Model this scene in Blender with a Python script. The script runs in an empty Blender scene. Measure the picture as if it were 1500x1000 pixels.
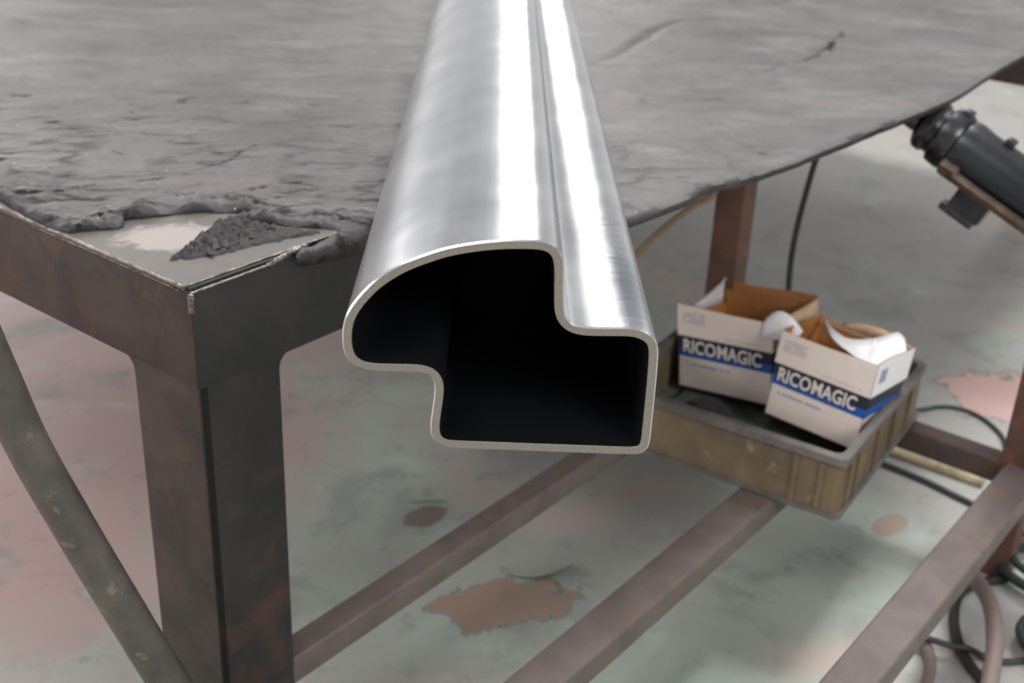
import bpy, bmesh, math, random
from mathutils import Vector, Matrix, noise
from mathutils.geometry import delaunay_2d_cdt

SC = bpy.context.scene
COL = SC.collection
random.seed(7)
V = Vector

# ------------------------------------------------------------------ camera
CAM_Z = 1.16
PITCH, ROLL, FPX = math.radians(25.69), math.radians(2.522), 1792.6
cp, sp, cr, sr = math.cos(PITCH), math.sin(PITCH), math.cos(ROLL), math.sin(ROLL)
CR = V((cr, sr*0, sr*0)); CR = V((1, 0, 0))*cr + V((0, sp, cp))*sr
CU = V((1, 0, 0))*-sr + V((0, sp, cp))*cr
CF = V((0, cp, -sp))
cam_d = bpy.data.cameras.new('camera'); cam = bpy.data.objects.new('camera', cam_d); COL.objects.link(cam)
cam_d.sensor_width = 36; cam_d.lens = FPX*36/1500
M = Matrix((CR, CU, -CF)).transposed().to_4x4(); M.translation = V((0, 0, CAM_Z))
cam.matrix_world = M
cam_d.clip_start = 0.02; cam_d.clip_end = 60
cam_d.dof.use_dof = True; cam_d.dof.focus_distance = 0.755; cam_d.dof.aperture_fstop = 9.0
SC.camera = cam
SC.view_settings.view_transform = 'Standard'
SC.view_settings.look = 'None'

FZ = .25                                             # floor level
FK = (CAM_Z-FZ)/CAM_Z
def FS(p): return V((p[0]*FK, p[1]*FK, FZ+p[2]*FK))  # floor layout scaled to that level

# ------------------------------------------------------------------ materials
class NT:
    def __init__(s, name):
        s.m = bpy.data.materials.new(name); s.m.use_nodes = True
        s.t = s.m.node_tree; s.n = s.t.nodes
        s.b = s.n['Principled BSDF']
        s.tc = s.n.new('ShaderNodeTexCoord')
    def link(s, a, b): s.t.links.new(a, b)
    def coord(s, scale=(1, 1, 1), rot=0, kind='Object', loc=(0, 0, 0)):
        mp = s.n.new('ShaderNodeMapping'); mp.inputs['Scale'].default_value = scale
        mp.inputs['Rotation'].default_value = (0, 0, rot); mp.inputs['Location'].default_value = loc
        s.link(s.tc.outputs[kind], mp.inputs['Vector']); return mp.outputs['Vector']
    def gcoord(s, scale, rot, loc=(0, 0, 0)):   # turn first, then stretch: grain that runs one way
        a = s.n.new('ShaderNodeMapping'); a.inputs['Rotation'].default_value = (0, 0, rot); s.link(s.tc.outputs['Object'], a.inputs['Vector'])
        b = s.n.new('ShaderNodeMapping'); b.inputs['Scale'].default_value = scale; b.inputs['Location'].default_value = loc
        s.link(a.outputs['Vector'], b.inputs['Vector']); return b.outputs['Vector']
    def noise(s, vec, scale, detail=6, rough=.6, dist=0.0, kind='FBM'):
        q = s.n.new('ShaderNodeTexNoise'); q.inputs['Scale'].default_value = scale
        q.inputs['Detail'].default_value = detail; q.inputs['Roughness'].default_value = rough
        q.inputs['Distortion'].default_value = dist
        if vec is not None: s.link(vec, q.inputs['Vector'])
        return q.outputs['Fac']
    def voro(s, vec, scale, feature='F1'):
        q = s.n.new('ShaderNodeTexVoronoi'); q.feature = feature; q.inputs['Scale'].default_value = scale
        s.link(vec, q.inputs['Vector']); return q.outputs['Distance']
    def ramp(s, fac, stops):
        q = s.n.new('ShaderNodeValToRGB'); e = q.color_ramp.elements
        while len(e) < len(stops): e.new(.5)
        for k, (p, c) in enumerate(stops):
            e[k].position = p; e[k].color = (c, c, c, 1) if isinstance(c, (int, float)) else (*c, 1)
        s.link(fac, q.inputs['Fac']); return q.outputs['Color']
    def mix(s, fac, a, b, mode='MIX'):
        q = s.n.new('ShaderNodeMix'); q.data_type = 'RGBA'; q.blend_type = mode
        for sock, v in ((0, fac), (6, a), (7, b)):
            if isinstance(v, (int, float)): q.inputs[sock].default_value = v if sock == 0 else (v, v, v, 1)
            elif isinstance(v, tuple): q.inputs[sock].default_value = (*v, 1)
            else: s.link(v, q.inputs[sock])
        return q.outputs[2]
    def math(s, op, a, b=0.0, c=None):
        q = s.n.new('ShaderNodeMath'); q.operation = op
        for k, v in enumerate((a, b) if c is None else (a, b, c)):
            if isinstance(v, (int, float)): q.inputs[k].default_value = v
            else: s.link(v, q.inputs[k])
        return q.outputs[0]
    def sep(s, vec):
        q = s.n.new('ShaderNodeSeparateXYZ'); s.link(vec, q.inputs[0]); return q.outputs
    def attr(s, name):
        q = s.n.new('ShaderNodeAttribute'); q.attribute_name = name; return q.outputs['Fac']
    def bump(s, h, strength=.5, dist=.002, prev=None):
        q = s.n.new('ShaderNodeBump'); q.inputs['Strength'].default_value = strength
        q.inputs['Distance'].default_value = dist; s.link(h, q.inputs['Height'])
        if prev is not None: s.link(prev, q.inputs['Normal'])
        return q.outputs['Normal']
    def done(s, color=None, rough=None, metal=None, normal=None, spec=None):
        for nm, v in (('Base Color', color), ('Roughness', rough), ('Metallic', metal), ('Normal', normal), ('Specular IOR Level', spec)):
            if v is None: continue
            if isinstance(v, (int, float)): s.b.inputs[nm].default_value = v
            elif isinstance(v, tuple): s.b.inputs[nm].default_value = (*v, 1)
            else: s.link(v, s.b.inputs[nm])
        return s.m

def L(r, g, b):  # sRGB 0-255 to linear
    f = lambda c: (c/255/12.92 if c/255 <= .04045 else ((c/255+.055)/1.055)**2.4)
    return (f(r), f(g), f(b))

def mottled(name, c1, c2, scale=20, rough=.6, metal=0.0, bump=.3, bd=.001, c3=None, s3=60, spec=None):
    n = NT(name); v = n.coord()
    f = n.ramp(n.noise(v, scale, 8, .65), [(.38, 0.0), (.62, 1.0)])
    c = n.mix(f, c1, c2)
    if c3:
        g = n.ramp(n.noise(v, s3, 5, .7), [(.6, 0.0), (.68, 1.0)])
        c = n.mix(g, c, c3)
    nm = n.bump(n.noise(v, scale*8, 6, .7), bump, bd)
    return n.done(c, rough, metal, nm, spec)

def m_galv():
    n = NT('bright_steel'); v = n.coord()
    st = n.coord((260, 1.2, 260))
    streak = n.noise(st, 1.0, 4, .6)
    blot = n.noise(v, 14, 6, .6)
    c = n.mix(n.ramp(blot, [(.35, 0.0), (.7, 1.0)]), (.56, .57, .59), (.66, .665, .68))
    # handling marks on the lower step, near the cut end
    mk = n.coord((60, 420, 60))
    o = n.sep(v)
    near = n.math('MULTIPLY', n.math('LESS_THAN', o[1], .17), n.math('GREATER_THAN', o[0], .062))
    near = n.math('MULTIPLY', near, n.math('GREATER_THAN', o[1], .03))
    mark = n.math('MULTIPLY', n.ramp(n.noise(mk, 1.0, 4, .7), [(.5, 0.0), (.62, 1.0)]), near)
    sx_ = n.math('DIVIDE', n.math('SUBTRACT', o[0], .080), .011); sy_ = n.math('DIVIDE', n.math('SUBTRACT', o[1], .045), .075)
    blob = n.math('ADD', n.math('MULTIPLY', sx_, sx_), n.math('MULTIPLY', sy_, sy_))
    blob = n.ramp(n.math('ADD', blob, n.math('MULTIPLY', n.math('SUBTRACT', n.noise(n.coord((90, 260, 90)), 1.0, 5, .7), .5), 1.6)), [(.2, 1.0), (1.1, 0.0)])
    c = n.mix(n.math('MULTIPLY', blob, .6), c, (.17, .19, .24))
    soft = n.math('MULTIPLY', mark, .35)
    c = n.mix(soft, c, (.16, .19, .25))
    scr = n.ramp(n.noise(n.coord((90, 600, 90), .5), 1.0, 3, .6), [(.70, 0.0), (.74, 1.0)])
    c = n.mix(n.math('MULTIPLY', scr, .35), c, (.3, .3, .32))
    r = n.math('ADD', n.math('MULTIPLY', streak, .05), n.math('MULTIPLY_ADD', blot, .16, .13))
    nm = n.bump(streak, .05, .0003)
    nm = n.bump(n.noise(v, 900, 2, .5), .06, .0002, nm)
    return n.done(c, r, 1.0, nm)

def m_cut():
    n = NT('sawn_steel_edge'); v = n.coord()
    c = n.mix(n.noise(v, 500, 5, .7), L(112, 106, 98), L(160, 153, 144))
    return n.done(c, .5, .55, n.bump(n.noise(v, 900, 4, .6), .25, .0004))

def m_mat():
    n = NT('worn_rubber_sheet'); v = n.coord()
    big = n.noise(v, 5, 6, .6)
    c = n.mix(n.ramp(big, [(.35, 0.0), (.65, 1.0)]), L(66, 63, 63), L(92, 89, 89))
    wisp = n.noise(n.gcoord((6, 12, 10), .72), 1.0, 7, .65, .6)
    c = n.mix(n.ramp(wisp, [(.5, 0.0), (.7, .55)]), c, L(124, 121, 121))
    warm = n.ramp(n.noise(v, 9, 3, .5), [(.55, 0.0), (.7, .35)])
    c = n.mix(warm, c, L(112, 98, 96))
    # short dark nicks that run with the grain
    nick = n.ramp(n.noise(n.gcoord((24, 62, 30), .70), 1.0, 4, .6, .4), [(.58, 0.0), (.66, 1.0)])
    gate = n.ramp(n.noise(v, 11, 2, .5), [(.45, 0.0), (.6, 1.0)])
    nick = n.math('MULTIPLY', nick, gate)
    nick = n.math('MULTIPLY', nick, n.math('MULTIPLY_ADD', n.ramp(n.sep(v)[0], [(.15, 1.0), (.7, 0.0)]), .7, .3))
    c = n.mix(n.math('MULTIPLY', nick, .7), c, L(30, 29, 30))
    vd = n.n.new('ShaderNodeVectorMath'); vd.operation = 'ADD'
    nv = n.n.new('ShaderNodeTexNoise'); nv.inputs['Scale'].default_value = 1.6; nv.inputs['Detail'].default_value = 5; nv.inputs['Roughness'].default_value = .7
    cv_ = n.gcoord((13, 30, 20), .74); n.link(cv_, nv.inputs['Vector']); n.link(cv_, vd.inputs[0]); n.link(nv.outputs['Color'], vd.inputs[1])
    vc = n.voro(vd.outputs[0], .9, 'DISTANCE_TO_EDGE')
    gate2 = n.ramp(n.noise(v, 16, 3, .6), [(.40, 0.0), (.56, 1.0)])
    o = n.sep(v)
    nearf = n.math('MULTIPLY_ADD', n.ramp(n.math('ADD', o[0], n.math('MULTIPLY', o[1], .6)), [(.1, 1.0), (.6, 0.0)]), .85, .15)
    hair = n.math('MULTIPLY', n.math('MULTIPLY', n.ramp(vc, [(.0, 1.0), (.10, 0.0)]), gate2), nearf)
    c = n.mix(n.math('MULTIPLY', hair, .85), c, L(26, 25, 26))
    crack = n.attr('crack')
    c = n.mix(n.math('MULTIPLY', crack, 1.15), c, L(24, 23, 24))  # dirt and groove shade of the shallow cracks, both put into the colour
    rim = n.attr('rim')
    c = n.mix(n.math('MULTIPLY', rim, 1.3), c, L(50, 48, 48))
    speck = n.ramp(n.voro(v, 55, 'F1'), [(.035, 1.0), (.05, 0.0)])
    c = n.mix(n.math('MULTIPLY', speck, .8), c, L(215, 210, 205))
    h = n.math('SUBTRACT', n.noise(n.gcoord((20, 44, 22), .72), 1.0, 8, .62, .5), n.math('ADD', n.math('MULTIPLY', nick, .35), n.math('MULTIPLY', hair, .6)))
    nm = n.bump(h, .6, .004)
    nm = n.bump(n.noise(n.gcoord((1, 1.8, 1), .7), 150, 6, .75), .45, .0012, nm)
    return n.done(c, n.math('MULTIPLY_ADD', big, .22, .36), 0.0, nm, n.math('MULTIPLY_ADD', n.math('MINIMUM', n.math('ADD', n.math('ADD', crack, hair), nick), 1.0), -.42, .45))

def m_frame(name, a, b, rust, metal=.35, rough=.5, zrust=False):
    n = NT(name); v = n.coord()
    f = n.ramp(n.noise(v, 16, 8, .65, .5), [(.35, 0.0), (.62, 1.0)])
    c = n.mix(f, a, b)
    g = n.noise(v, 26, 8, .7, .6)
    if zrust:
        z = n.sep(v)[2]
        g = n.math('ADD', g, n.math('MULTIPLY', n.math('SUBTRACT', .62, z), .5))
    c = n.mix(n.ramp(g, [(.54, 0.0), (.72, 1.0)]), c, rust)
    sp_ = n.ramp(n.noise(v, 95, 5, .7), [(.66, 0.0), (.76, 1.0)])
    c = n.mix(n.math('MULTIPLY', sp_, .5), c, L(120, 98, 82))
    nm = n.bump(n.noise(v, 140, 7, .65), .22, .001)
    return n.done(c, n.math('MULTIPLY_ADD', g, .3, rough-.12), metal, nm)

def m_floor():
    n = NT('painted_workshop_floor'); v = n.coord((1/FK, 1/FK, 1))
    o = n.sep(v)
    n1 = n.noise(v, 1.6, 6, .6, .4); n2 = n.noise(v, 5.5, 7, .65, .6); n3 = n.noise(v, 17, 6, .7)
    grey, green, pink = L(150, 150, 146), L(150, 163, 153), L(166, 138, 137)
    c = n.mix(n.ramp(n1, [(.40, 0.0), (.56, 1.0)]), green, grey)
    # pinker to the left, greyer far away
    left = n.math('ADD', n.math('MULTIPLY', n.math('ADD', o[0], .25), -1.5), n.math('MULTIPLY', n.math('SUBTRACT', n1, .5), 2.2))
    left = n.math('ADD', left, n.math('MULTIPLY', n.math('SUBTRACT', o[1], 1.9), .55))
    lf = n.ramp(left, [(-.0, 0.05), (.55, 1.0)])
    far = n.ramp(n.math('SUBTRACT', o[1], 2.4), [(.0, 0.0), (.6, 1.0)])
    c = n.mix(n.math('MULTIPLY', far, .8), c, L(146, 143, 139))
    c = n.mix(n.math('MULTIPLY', n.math('MULTIPLY', lf, .85), n.math('SUBTRACT', 1.0, n.math('MULTIPLY', far, .35))), c, pink)
    c = n.mix(n.ramp(n2, [(.52, 0.0), (.66, .8)]), c, L(126, 130, 126))
    c = n.mix(n.ramp(n.noise(n.coord((1/FK, 1/FK, 1), .6, loc=(4, 2, 0)), 7, 7, .65, .8), [(.58, 0.0), (.68, .45)]), c, L(160, 178, 166))
    pk2 = n.ramp(n.noise(n.coord((1/FK, 1/FK, 1), loc=(9, 3, 0)), 2.2, 4, .5), [(.58, 0.0), (.68, .55)])
    c = n.mix(pk2, c, L(176, 150, 144))
    c = n.mix(n.ramp(n3, [(.58, 0.0), (.74, .55)]), c, L(88, 92, 88))
    # bare places where the paint has peeled
    def patch(c, cx, cy, rx, ry, rot, col, warp=.9):
        ca, sa = math.cos(rot), math.sin(rot)
        dx = n.math('SUBTRACT', o[0], cx); dy = n.math('SUBTRACT', o[1], cy)
        a = n.math('DIVIDE', n.math('ADD', n.math('MULTIPLY', dx, ca), n.math('MULTIPLY', dy, sa)), rx)
        b = n.math('DIVIDE', n.math('SUBTRACT', n.math('MULTIPLY', dy, ca), n.math('MULTIPLY', dx, sa)), ry)
        d = n.math('ADD', n.math('MULTIPLY', a, a), n.math('MULTIPLY', b, b))
        d = n.math('ADD', d, n.math('MULTIPLY', n.math('SUBTRACT', n.noise(v, 14, 5, .6), .5), 3.2*warp))
        edge = n.ramp(d, [(.82, 0.0), (.93, .7), (1.0, 0.0)])
        c = n.mix(edge, c, L(84, 78, 70))
        m = n.ramp(d, [(.80, 1.0), (.90, 0.0)])
        return n.mix(m, c, col)
    pc = n.mix(n2, L(150, 124, 106), L(134, 122, 116))
    c = patch(c, .005, 1.50, .115, .062, .35, pc)
    c = patch(c, -.135, 1.725, .045, .030, .5, L(118, 108, 106))
    c = patch(c, .655, 1.755, .040, .022, .9, L(150, 134, 122), 1.0)
    c = patch(c, 1.03, 2.25, .14, .12, .2, L(182, 150, 146), .8)
    c = n.mix(1.0, c, (1.38, 1.38, 1.36), 'MULTIPLY')
    nm = n.bump(n2, .25, .004); nm = n.bump(n.noise(v, 90, 6, .7), .2, .001, nm)
    return n.done(c, n.math('MULTIPLY_ADD', n2, .3, .36), 0.0, nm, .4)

def flat(name, c, rough=.6, metal=0.0, scale=60, var=.12, bump=.15):
    c2 = tuple(max(0, x*(1-var)) for x in c)
    return mottled(name, c, c2, scale, rough, metal, bump, .0006)

MT = dict(
    galv=m_galv(), cut=m_cut(), mat=m_mat(), floor=m_floor(),
    inner=flat('dark_tube_bore', L(22, 24, 28), .42, .3),  # shade inside the tube put into a near-black colour
    frame_l=m_frame('rusty_angle_iron', L(68, 58, 52), L(48, 43, 40), L(84, 60, 47)),
    frame_r=m_frame('dark_angle_iron', L(48, 48, 48), L(60, 57, 55), L(84, 62, 52), zrust=True),
    rail=m_frame('brown_square_tube', L(118, 106, 102), L(100, 90, 86), L(124, 98, 78), .15, .55),
    rail_d=m_frame('dark_brown_square_tube', L(66, 54, 50), L(82, 68, 64), L(96, 70, 56), .15, .6),
    post=m_frame('rusty_square_post', L(112, 78, 66), L(88, 64, 54), L(130, 86, 66), .15, .6),
    weld=mottled('bright_worn_edge', L(186, 178, 172), L(110, 98, 88), 90, .35, .8, .6, .0015),
    plate=None,
    strip=flat('black_rubber_strip', L(44, 42, 42), .6, 0, 90, .4, .5),
    flake=mottled('grey_rubber_flake', L(66, 63, 62), L(30, 29, 29), 130, .6, 0, .8, .0015),
    hose=mottled('dirty_black_hose', L(62, 58, 54), L(84, 78, 70), 22, .42, 0, .35, .0008, L(112, 102, 88), 46),
    cable=flat('black_cable', L(50, 54, 54), .5),
    cable2=flat('dusty_pink_hose', L(128, 112, 108), .6),
    cable3=flat('dark_green_cable', L(52, 66, 60), .55),
    wire=flat('yellow_brown_cable', L(142, 120, 88), .5),
    card_w=flat('white_printed_card', L(226, 212, 202), .55, 0, 40, .05, .05),
    card_ww=flat('white_card', L(238, 236, 238), .5, 0, 40, .03, .05),
    kraft=mottled('kraft_card', L(178, 122, 70), L(158, 102, 54), 30, .7, 0, .1, .0005),
    kraft_l=mottled('pale_kraft_card', L(202, 172, 142), L(186, 150, 116), 30, .7, 0, .1, .0005),
    black=flat('black_print', L(34, 36, 50), .5),
    blue=flat('blue_print', L(26, 84, 168), .5, 0, 60, .08),
    cream=flat('cream_print', L(226, 216, 206), .5, 0, 60, .03),
    navy=flat('navy_print', L(28, 34, 62), .5),
    print_g=flat('pale_grey_print', L(186, 180, 190), .6),
    print_b=flat('pale_blue_print', L(158, 160, 190), .6),
    crate=mottled('dusty_olive_plastic', L(122, 104, 80), L(94, 80, 62), 9, .6, 0, .2, .001, L(132, 118, 94), 40),
    crate_rim=mottled('dusty_grey_plastic_lip', L(112, 106, 102), L(86, 82, 78), 18, .55, 0, .2, .001),
    rag=mottled('grey_green_cloth', L(98, 106, 98), L(74, 80, 76), 24, .8, 0, .3, .001),
    pinkrag=mottled('dusty_pink_film', L(156, 136, 134), L(118, 102, 104), 30, .45, 0, .3, .001),
    dark=flat('dark_dusty_plastic', L(52, 46, 44), .5),
    toolb=flat('black_tool_casing', L(44, 48, 54), .32, .1, 40, .3),
    toolm=flat('dark_tool_metal', L(78, 78, 80), .3, .8, 60, .4),
    copper=mottled('brown_brass', L(120, 98, 86), L(84, 70, 64), 60, .4, .4, .2, .0005),
    lever=mottled('tan_brown_lever', L(120, 98, 82), L(82, 70, 62), 40, .4, .1, .2, .0005),
    flakep=flat('pale_green_paint', L(152, 172, 156), .55, 0, 30, .15),
    stick=mottled('cream_painted_rod', L(196, 182, 146), L(150, 132, 112), 30, .45, 0, .2, .0005),
)
def m_plate():
    n = NT('dusty_steel_plate'); v = n.coord()
    c = n.mix(n.noise(v, 60, 7, .7), L(92, 87, 84), L(116, 110, 106))
    o = n.sep(v)
    # pale dust blown over the bare corner
    dx = n.math('DIVIDE', n.math('SUBTRACT', o[0], .052), .042); dy = n.math('DIVIDE', n.math('SUBTRACT', o[1], .088), .040)
    rotx = n.math('ADD', n.math('MULTIPLY', dx, .75), n.math('MULTIPLY', dy, .66))
    roty = n.math('SUBTRACT', n.math('MULTIPLY', dy, .75), n.math('MULTIPLY', dx, .66))
    d = n.math('ADD', n.math('MULTIPLY', n.math('MULTIPLY', rotx, rotx), 1.6), n.math('MULTIPLY', n.math('MULTIPLY', roty, roty), .7))
    d = n.math('ADD', d, n.math('MULTIPLY', n.math('SUBTRACT', n.noise(v, 70, 6, .7), .5), 2.4))
    c = n.mix(n.ramp(d, [(.45, 1.0), (1.0, 0.0)]), c, L(158, 149, 143))
    nm = n.bump(n.noise(v, 260, 6, .7), .35, .0008)
    return n.done(c, .5, .25, nm)
MT['plate'] = m_plate()

# ------------------------------------------------------------------ mesh helpers
def link_obj(name, me, parent=None):
    o = bpy.data.objects.new(name, me); COL.objects.link(o)
    if parent is not None: o.parent = parent
    return o
def obj(name, bm, mats, parent=None, smooth=False, recalc=True):
    if recalc: bmesh.ops.recalc_face_normals(bm, faces=bm.faces[:])
    me = bpy.data.meshes.new(name); bm.to_mesh(me); bm.free()
    for m in (mats if isinstance(mats, (list, tuple)) else [mats]): me.materials.append(MT[m] if isinstance(m, str) else m)
    if smooth:
        for p in me.polygons: p.use_smooth = True
        if smooth != 'all': me.set_sharp_from_angle(angle=math.radians(smooth if smooth is not True else 40))
    return link_obj(name, me, parent)
def thing(name, label, cat, loc=(0, 0, 0), rotz=0, group=None):
    o = bpy.data.objects.new(name, None); COL.objects.link(o); o.empty_display_size = .05
    o.location = loc; o.rotation_euler = (0, 0, rotz); o['label'] = label; o['category'] = cat
    if group: o['group'] = group
    return o
def tag(o, label, cat, group=None):
    o['label'] = label; o['category'] = cat
    if group: o['group'] = group
    return o
def box(bm, lo, hi, bev=0.0, mat=None, mi=0, seg=2):
    t = bmesh.new(); bmesh.ops.create_cube(t, size=1)
    c = [(a+b)/2 for a, b in zip(lo, hi)]; s = [abs(b-a) for a, b in zip(lo, hi)]
    for v in t.verts: v.co = V((c[0]+v.co.x*s[0], c[1]+v.co.y*s[1], c[2]+v.co.z*s[2]))
    if bev: bmesh.ops.bevel(t, geom=t.edges[:], offset=bev, segments=seg, profile=.6, affect='EDGES')
    if mat is not None: bmesh.ops.transform(t, matrix=mat, verts=t.verts[:])
    for f in t.faces: f.material_index = mi
    me = bpy.data.meshes.new('t'); t.to_mesh(me); t.free(); bm.from_mesh(me); bpy.data.meshes.remove(me)
def prism(bm, prof, axis, a, b, bev=0.0):
    """extrude a 2-D profile (list) along axis 0/1/2 from a to b"""
    def mk(p, t):
        return V((t, p[0], p[1])) if axis == 0 else V((p[0], t, p[1])) if axis == 1 else V((p[0], p[1], t))
    t = bmesh.new()
    A = [t.verts.new(mk(p, a)) for p in prof]; B = [t.verts.new(mk(p, b)) for p in prof]
    n = len(prof)
    for i in range(n): t.faces.new((A[i], A[(i+1) % n], B[(i+1) % n], B[i]))
    t.faces.new(A[::-1]); t.faces.new(B)
    bmesh.ops.recalc_face_normals(t, faces=t.faces[:])
    if bev: bmesh.ops.bevel(t, geom=[e for e in t.edges if e.calc_length() > .003], offset=bev, segments=2, profile=.6, affect='EDGES')
    me = bpy.data.meshes.new('t'); t.to_mesh(me); t.free(); bm.from_mesh(me); bpy.data.meshes.remove(me)
def crom(P, n=8, closed=False):
    P = [V(p) for p in P]; out = []; N = len(P)
    rng = range(N) if closed else range(N-1)
    for i in rng:
        if closed: p0, p1, p2, p3 = P[(i-1) % N], P[i], P[(i+1) % N], P[(i+2) % N]
        else: p0, p1, p2, p3 = P[max(i-1, 0)], P[i], P[i+1], P[min(i+2, N-1)]
        for k in range(n):
            t = k/n
            out.append(.5*((2*p1)+(p2-p0)*t+(2*p0-5*p1+4*p2-p3)*t*t+(3*p1-p0-3*p2+p3)*t*t*t))
    if not closed: out.append(P[-1])
    return out
def tube(bm, P, r, seg=14, n=8, smooth_path=True):
    pts = crom(P, n) if smooth_path else [V(p) for p in P]
    up = V((0.13, .21, 1)).normalized(); rings = []
    for i, p in enumerate(pts):
        d = (pts[min(i+1, len(pts)-1)]-pts[max(i-1, 0)]).normalized()
        if i == 0:
            x = d.cross(up).normalized()
        else:
            x = (x - d*x.dot(d)).normalized()
        y = d.cross(x)
        rr = r[min(i, len(r)-1)] if isinstance(r, (list, tuple)) else r
        rings.append([bm.verts.new(p+(x*math.cos(2*math.pi*k/seg)+y*math.sin(2*math.pi*k/seg))*rr) for k in range(seg)])
    for a, b in zip(rings, rings[1:]):
        for k in range(seg): bm.faces.new((a[k], a[(k+1) % seg], b[(k+1) % seg], b[k]))
    bm.faces.new(rings[0][::-1]); bm.faces.new(rings[-1])
def lathe(bm, prof, seg=28, mat=None):
    """prof: (radius, along) list; revolved around local X"""
    t = bmesh.new(); rings = []
    for r, a in prof: rings.append([t.verts.new((a, r*math.cos(2*math.pi*k/seg), r*math.sin(2*math.pi*k/seg))) for k in range(seg)])
    for a, b in zip(rings, rings[1:]):
        for k in range(seg): t.faces.new((a[k], a[(k+1) % seg], b[(k+1) % seg], b[k]))
    t.faces.new(rings[0][::-1]); t.faces.new(rings[-1])
    if mat is not None: bmesh.ops.transform(t, matrix=mat, verts=t.verts[:])
    me = bpy.data.meshes.new('t'); t.to_mesh(me); t.free(); bm.from_mesh(me); bpy.data.meshes.remove(me)
def sheet(bm, rows, thick=.0008, mi=0):
    """thin curved card through rows of points; two-sided with real thickness"""
    t = bmesh.new(); G = [[t.verts.new(V(p)) for p in r] for r in rows]
    for a, b in zip(G, G[1:]):
        for k in range(len(a)-1): t.faces.new((a[k], a[k+1], b[k+1], b[k]))
    bmesh.ops.recalc_face_normals(t, faces=t.faces[:])
    t.normal_update()
    nn = {v: v.normal.copy() for v in t.verts}
    bot = {v: t.verts.new(v.co-nn[v]*thick) for v in list(nn)}
    fs = list(t.faces); be = [e for e in t.edges if len(e.link_faces) == 1]
    for f in fs: t.faces.new([bot[v] for v in reversed(f.verts)])
    for e in be:
        a, b = e.verts; t.faces.new((a, b, bot[b], bot[a]))
    for f in t.faces: f.material_index = mi
    me = bpy.data.meshes.new('t'); t.to_mesh(me); t.free(); bm.from_mesh(me); bpy.data.meshes.remove(me)

# the table's own frame: u along the near right-hand beam, w along the left-hand beam
CX, CY = -.2333, .8065
YA = math.radians(37.45)
dA, dD = V((math.sin(YA), math.cos(YA), 0)), V((-math.cos(YA), math.sin(YA), 0))
ROTT = math.atan2(dA.y, dA.x)
def W(u, w, z=0.0): return V((CX, CY, z))+dA*u+dD*w
def TL(p): q = V(p)-V((CX, CY, 0)); return q.dot(dA), q.dot(dD)

# ------------------------------------------------------------------ floor
bm = bmesh.new()
vs = [bm.verts.new(p) for p in ((-7, -2, 0), (8, -2, 0), (8, 14, 0), (-7, 14, 0))]; bm.faces.new(vs)
fl = obj('floor', bm, 'floor'); fl['kind'] = 'structure'; fl.location = (0, 0, FZ)

# ------------------------------------------------------------------ steel table
T = thing('welding_table', 'rusty angle iron workshop table with a low shelf frame of brown square tubes', 'table', (CX, CY, 0), ROTT)
th = .006
# near corner leg: one flange on each outer face
bm = bmesh.new(); prism(bm, [(0, 0), (0, .080), (-0+th, .080), (th, th), (.01, th*.9), (.01, 0)], 2, FZ, .797, .0012); obj('leg_flange', bm, 'frame_l', T, 35)
bm = bmesh.new(); prism(bm, [(.0005, 0), (.080, 0), (.080, th), (.0005, th)], 2, FZ, .797, .0012); obj('leg_flange', bm, 'frame_r', T, 35)
def angle_beam_u(u0, u1, w, side, mat):   # runs along u; vertical flange on plane w
    bm = bmesh.new()
    a, b = (w, w+th) if side > 0 else (w-th, w); c = w+.05*side
    prism(bm, [(a, .720), (b, .720), (b, .795), (max(b, c), .795), (max(b, c), .800), (a, .800)] if side > 0 else
          [(b, .720), (b, .800), (min(a, c), .800), (min(a, c), .795), (a, .795), (a, .720)], 0, u0, u1, .001)
    return obj('beam', bm, mat, T, 35)
def angle_beam_w(w0, w1, u, side, mat):
    bm = bmesh.new()
    a, b = (u, u+th) if side > 0 else (u-th, u); c = u+.05*side
    prism(bm, [(a, .720), (b, .720), (b, .795), (max(b, c), .795), (max(b, c), .800), (a, .800)] if side > 0 else
          [(b, .720), (b, .800), (min(a, c), .800), (min(a, c), .795), (a, .795), (a, .720)], 1, w0, w1, .001)
    return obj('beam', bm, mat, T, 35)
angle_beam_u(.0002, 2.40, -.0004, 1, 'frame_r'); angle_beam_u(0, 2.40, 1.40, -1, 'frame_r')
angle_beam_w(.0002, 1.40, -.0004, 1, 'frame_l'); angle_beam_w(-.62, 1.39, 1.50, 1, 'rail_d'); angle_beam_w(0, 1.40, 2.40, -1, 'rail_d')
# gusset fillets where leg meets beams
def fillet(pu):
    bm = bmesh.new(); N = 8; R = .012
    pr = [(.0, .721)] + [(.080+R-R*math.cos(a), .7205-R+R*math.sin(a)) for a in [math.pi/2*(1-k/N) for k in range(N+1)]][::-1]
    # concave corner: arc tangent to leg edge and to beam underside
    pr = [(.079, .722), (.079, .7205-R)] + [(.080+R-R*math.cos(a), .7205-R+R*math.sin(a)) for a in [math.pi/2*k/N for k in range(N+1)]] + [(.080+R, .722)]
    if pu: prism(bm, [(x, z) for x, z in pr], 1, .0004, th)
    else: prism(bm, [(x, z) for x, z in pr], 0, .0004, th)
    return obj('fillet', bm, 'frame_r' if pu else 'frame_l', T)
fillet(True); fillet(False)
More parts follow.
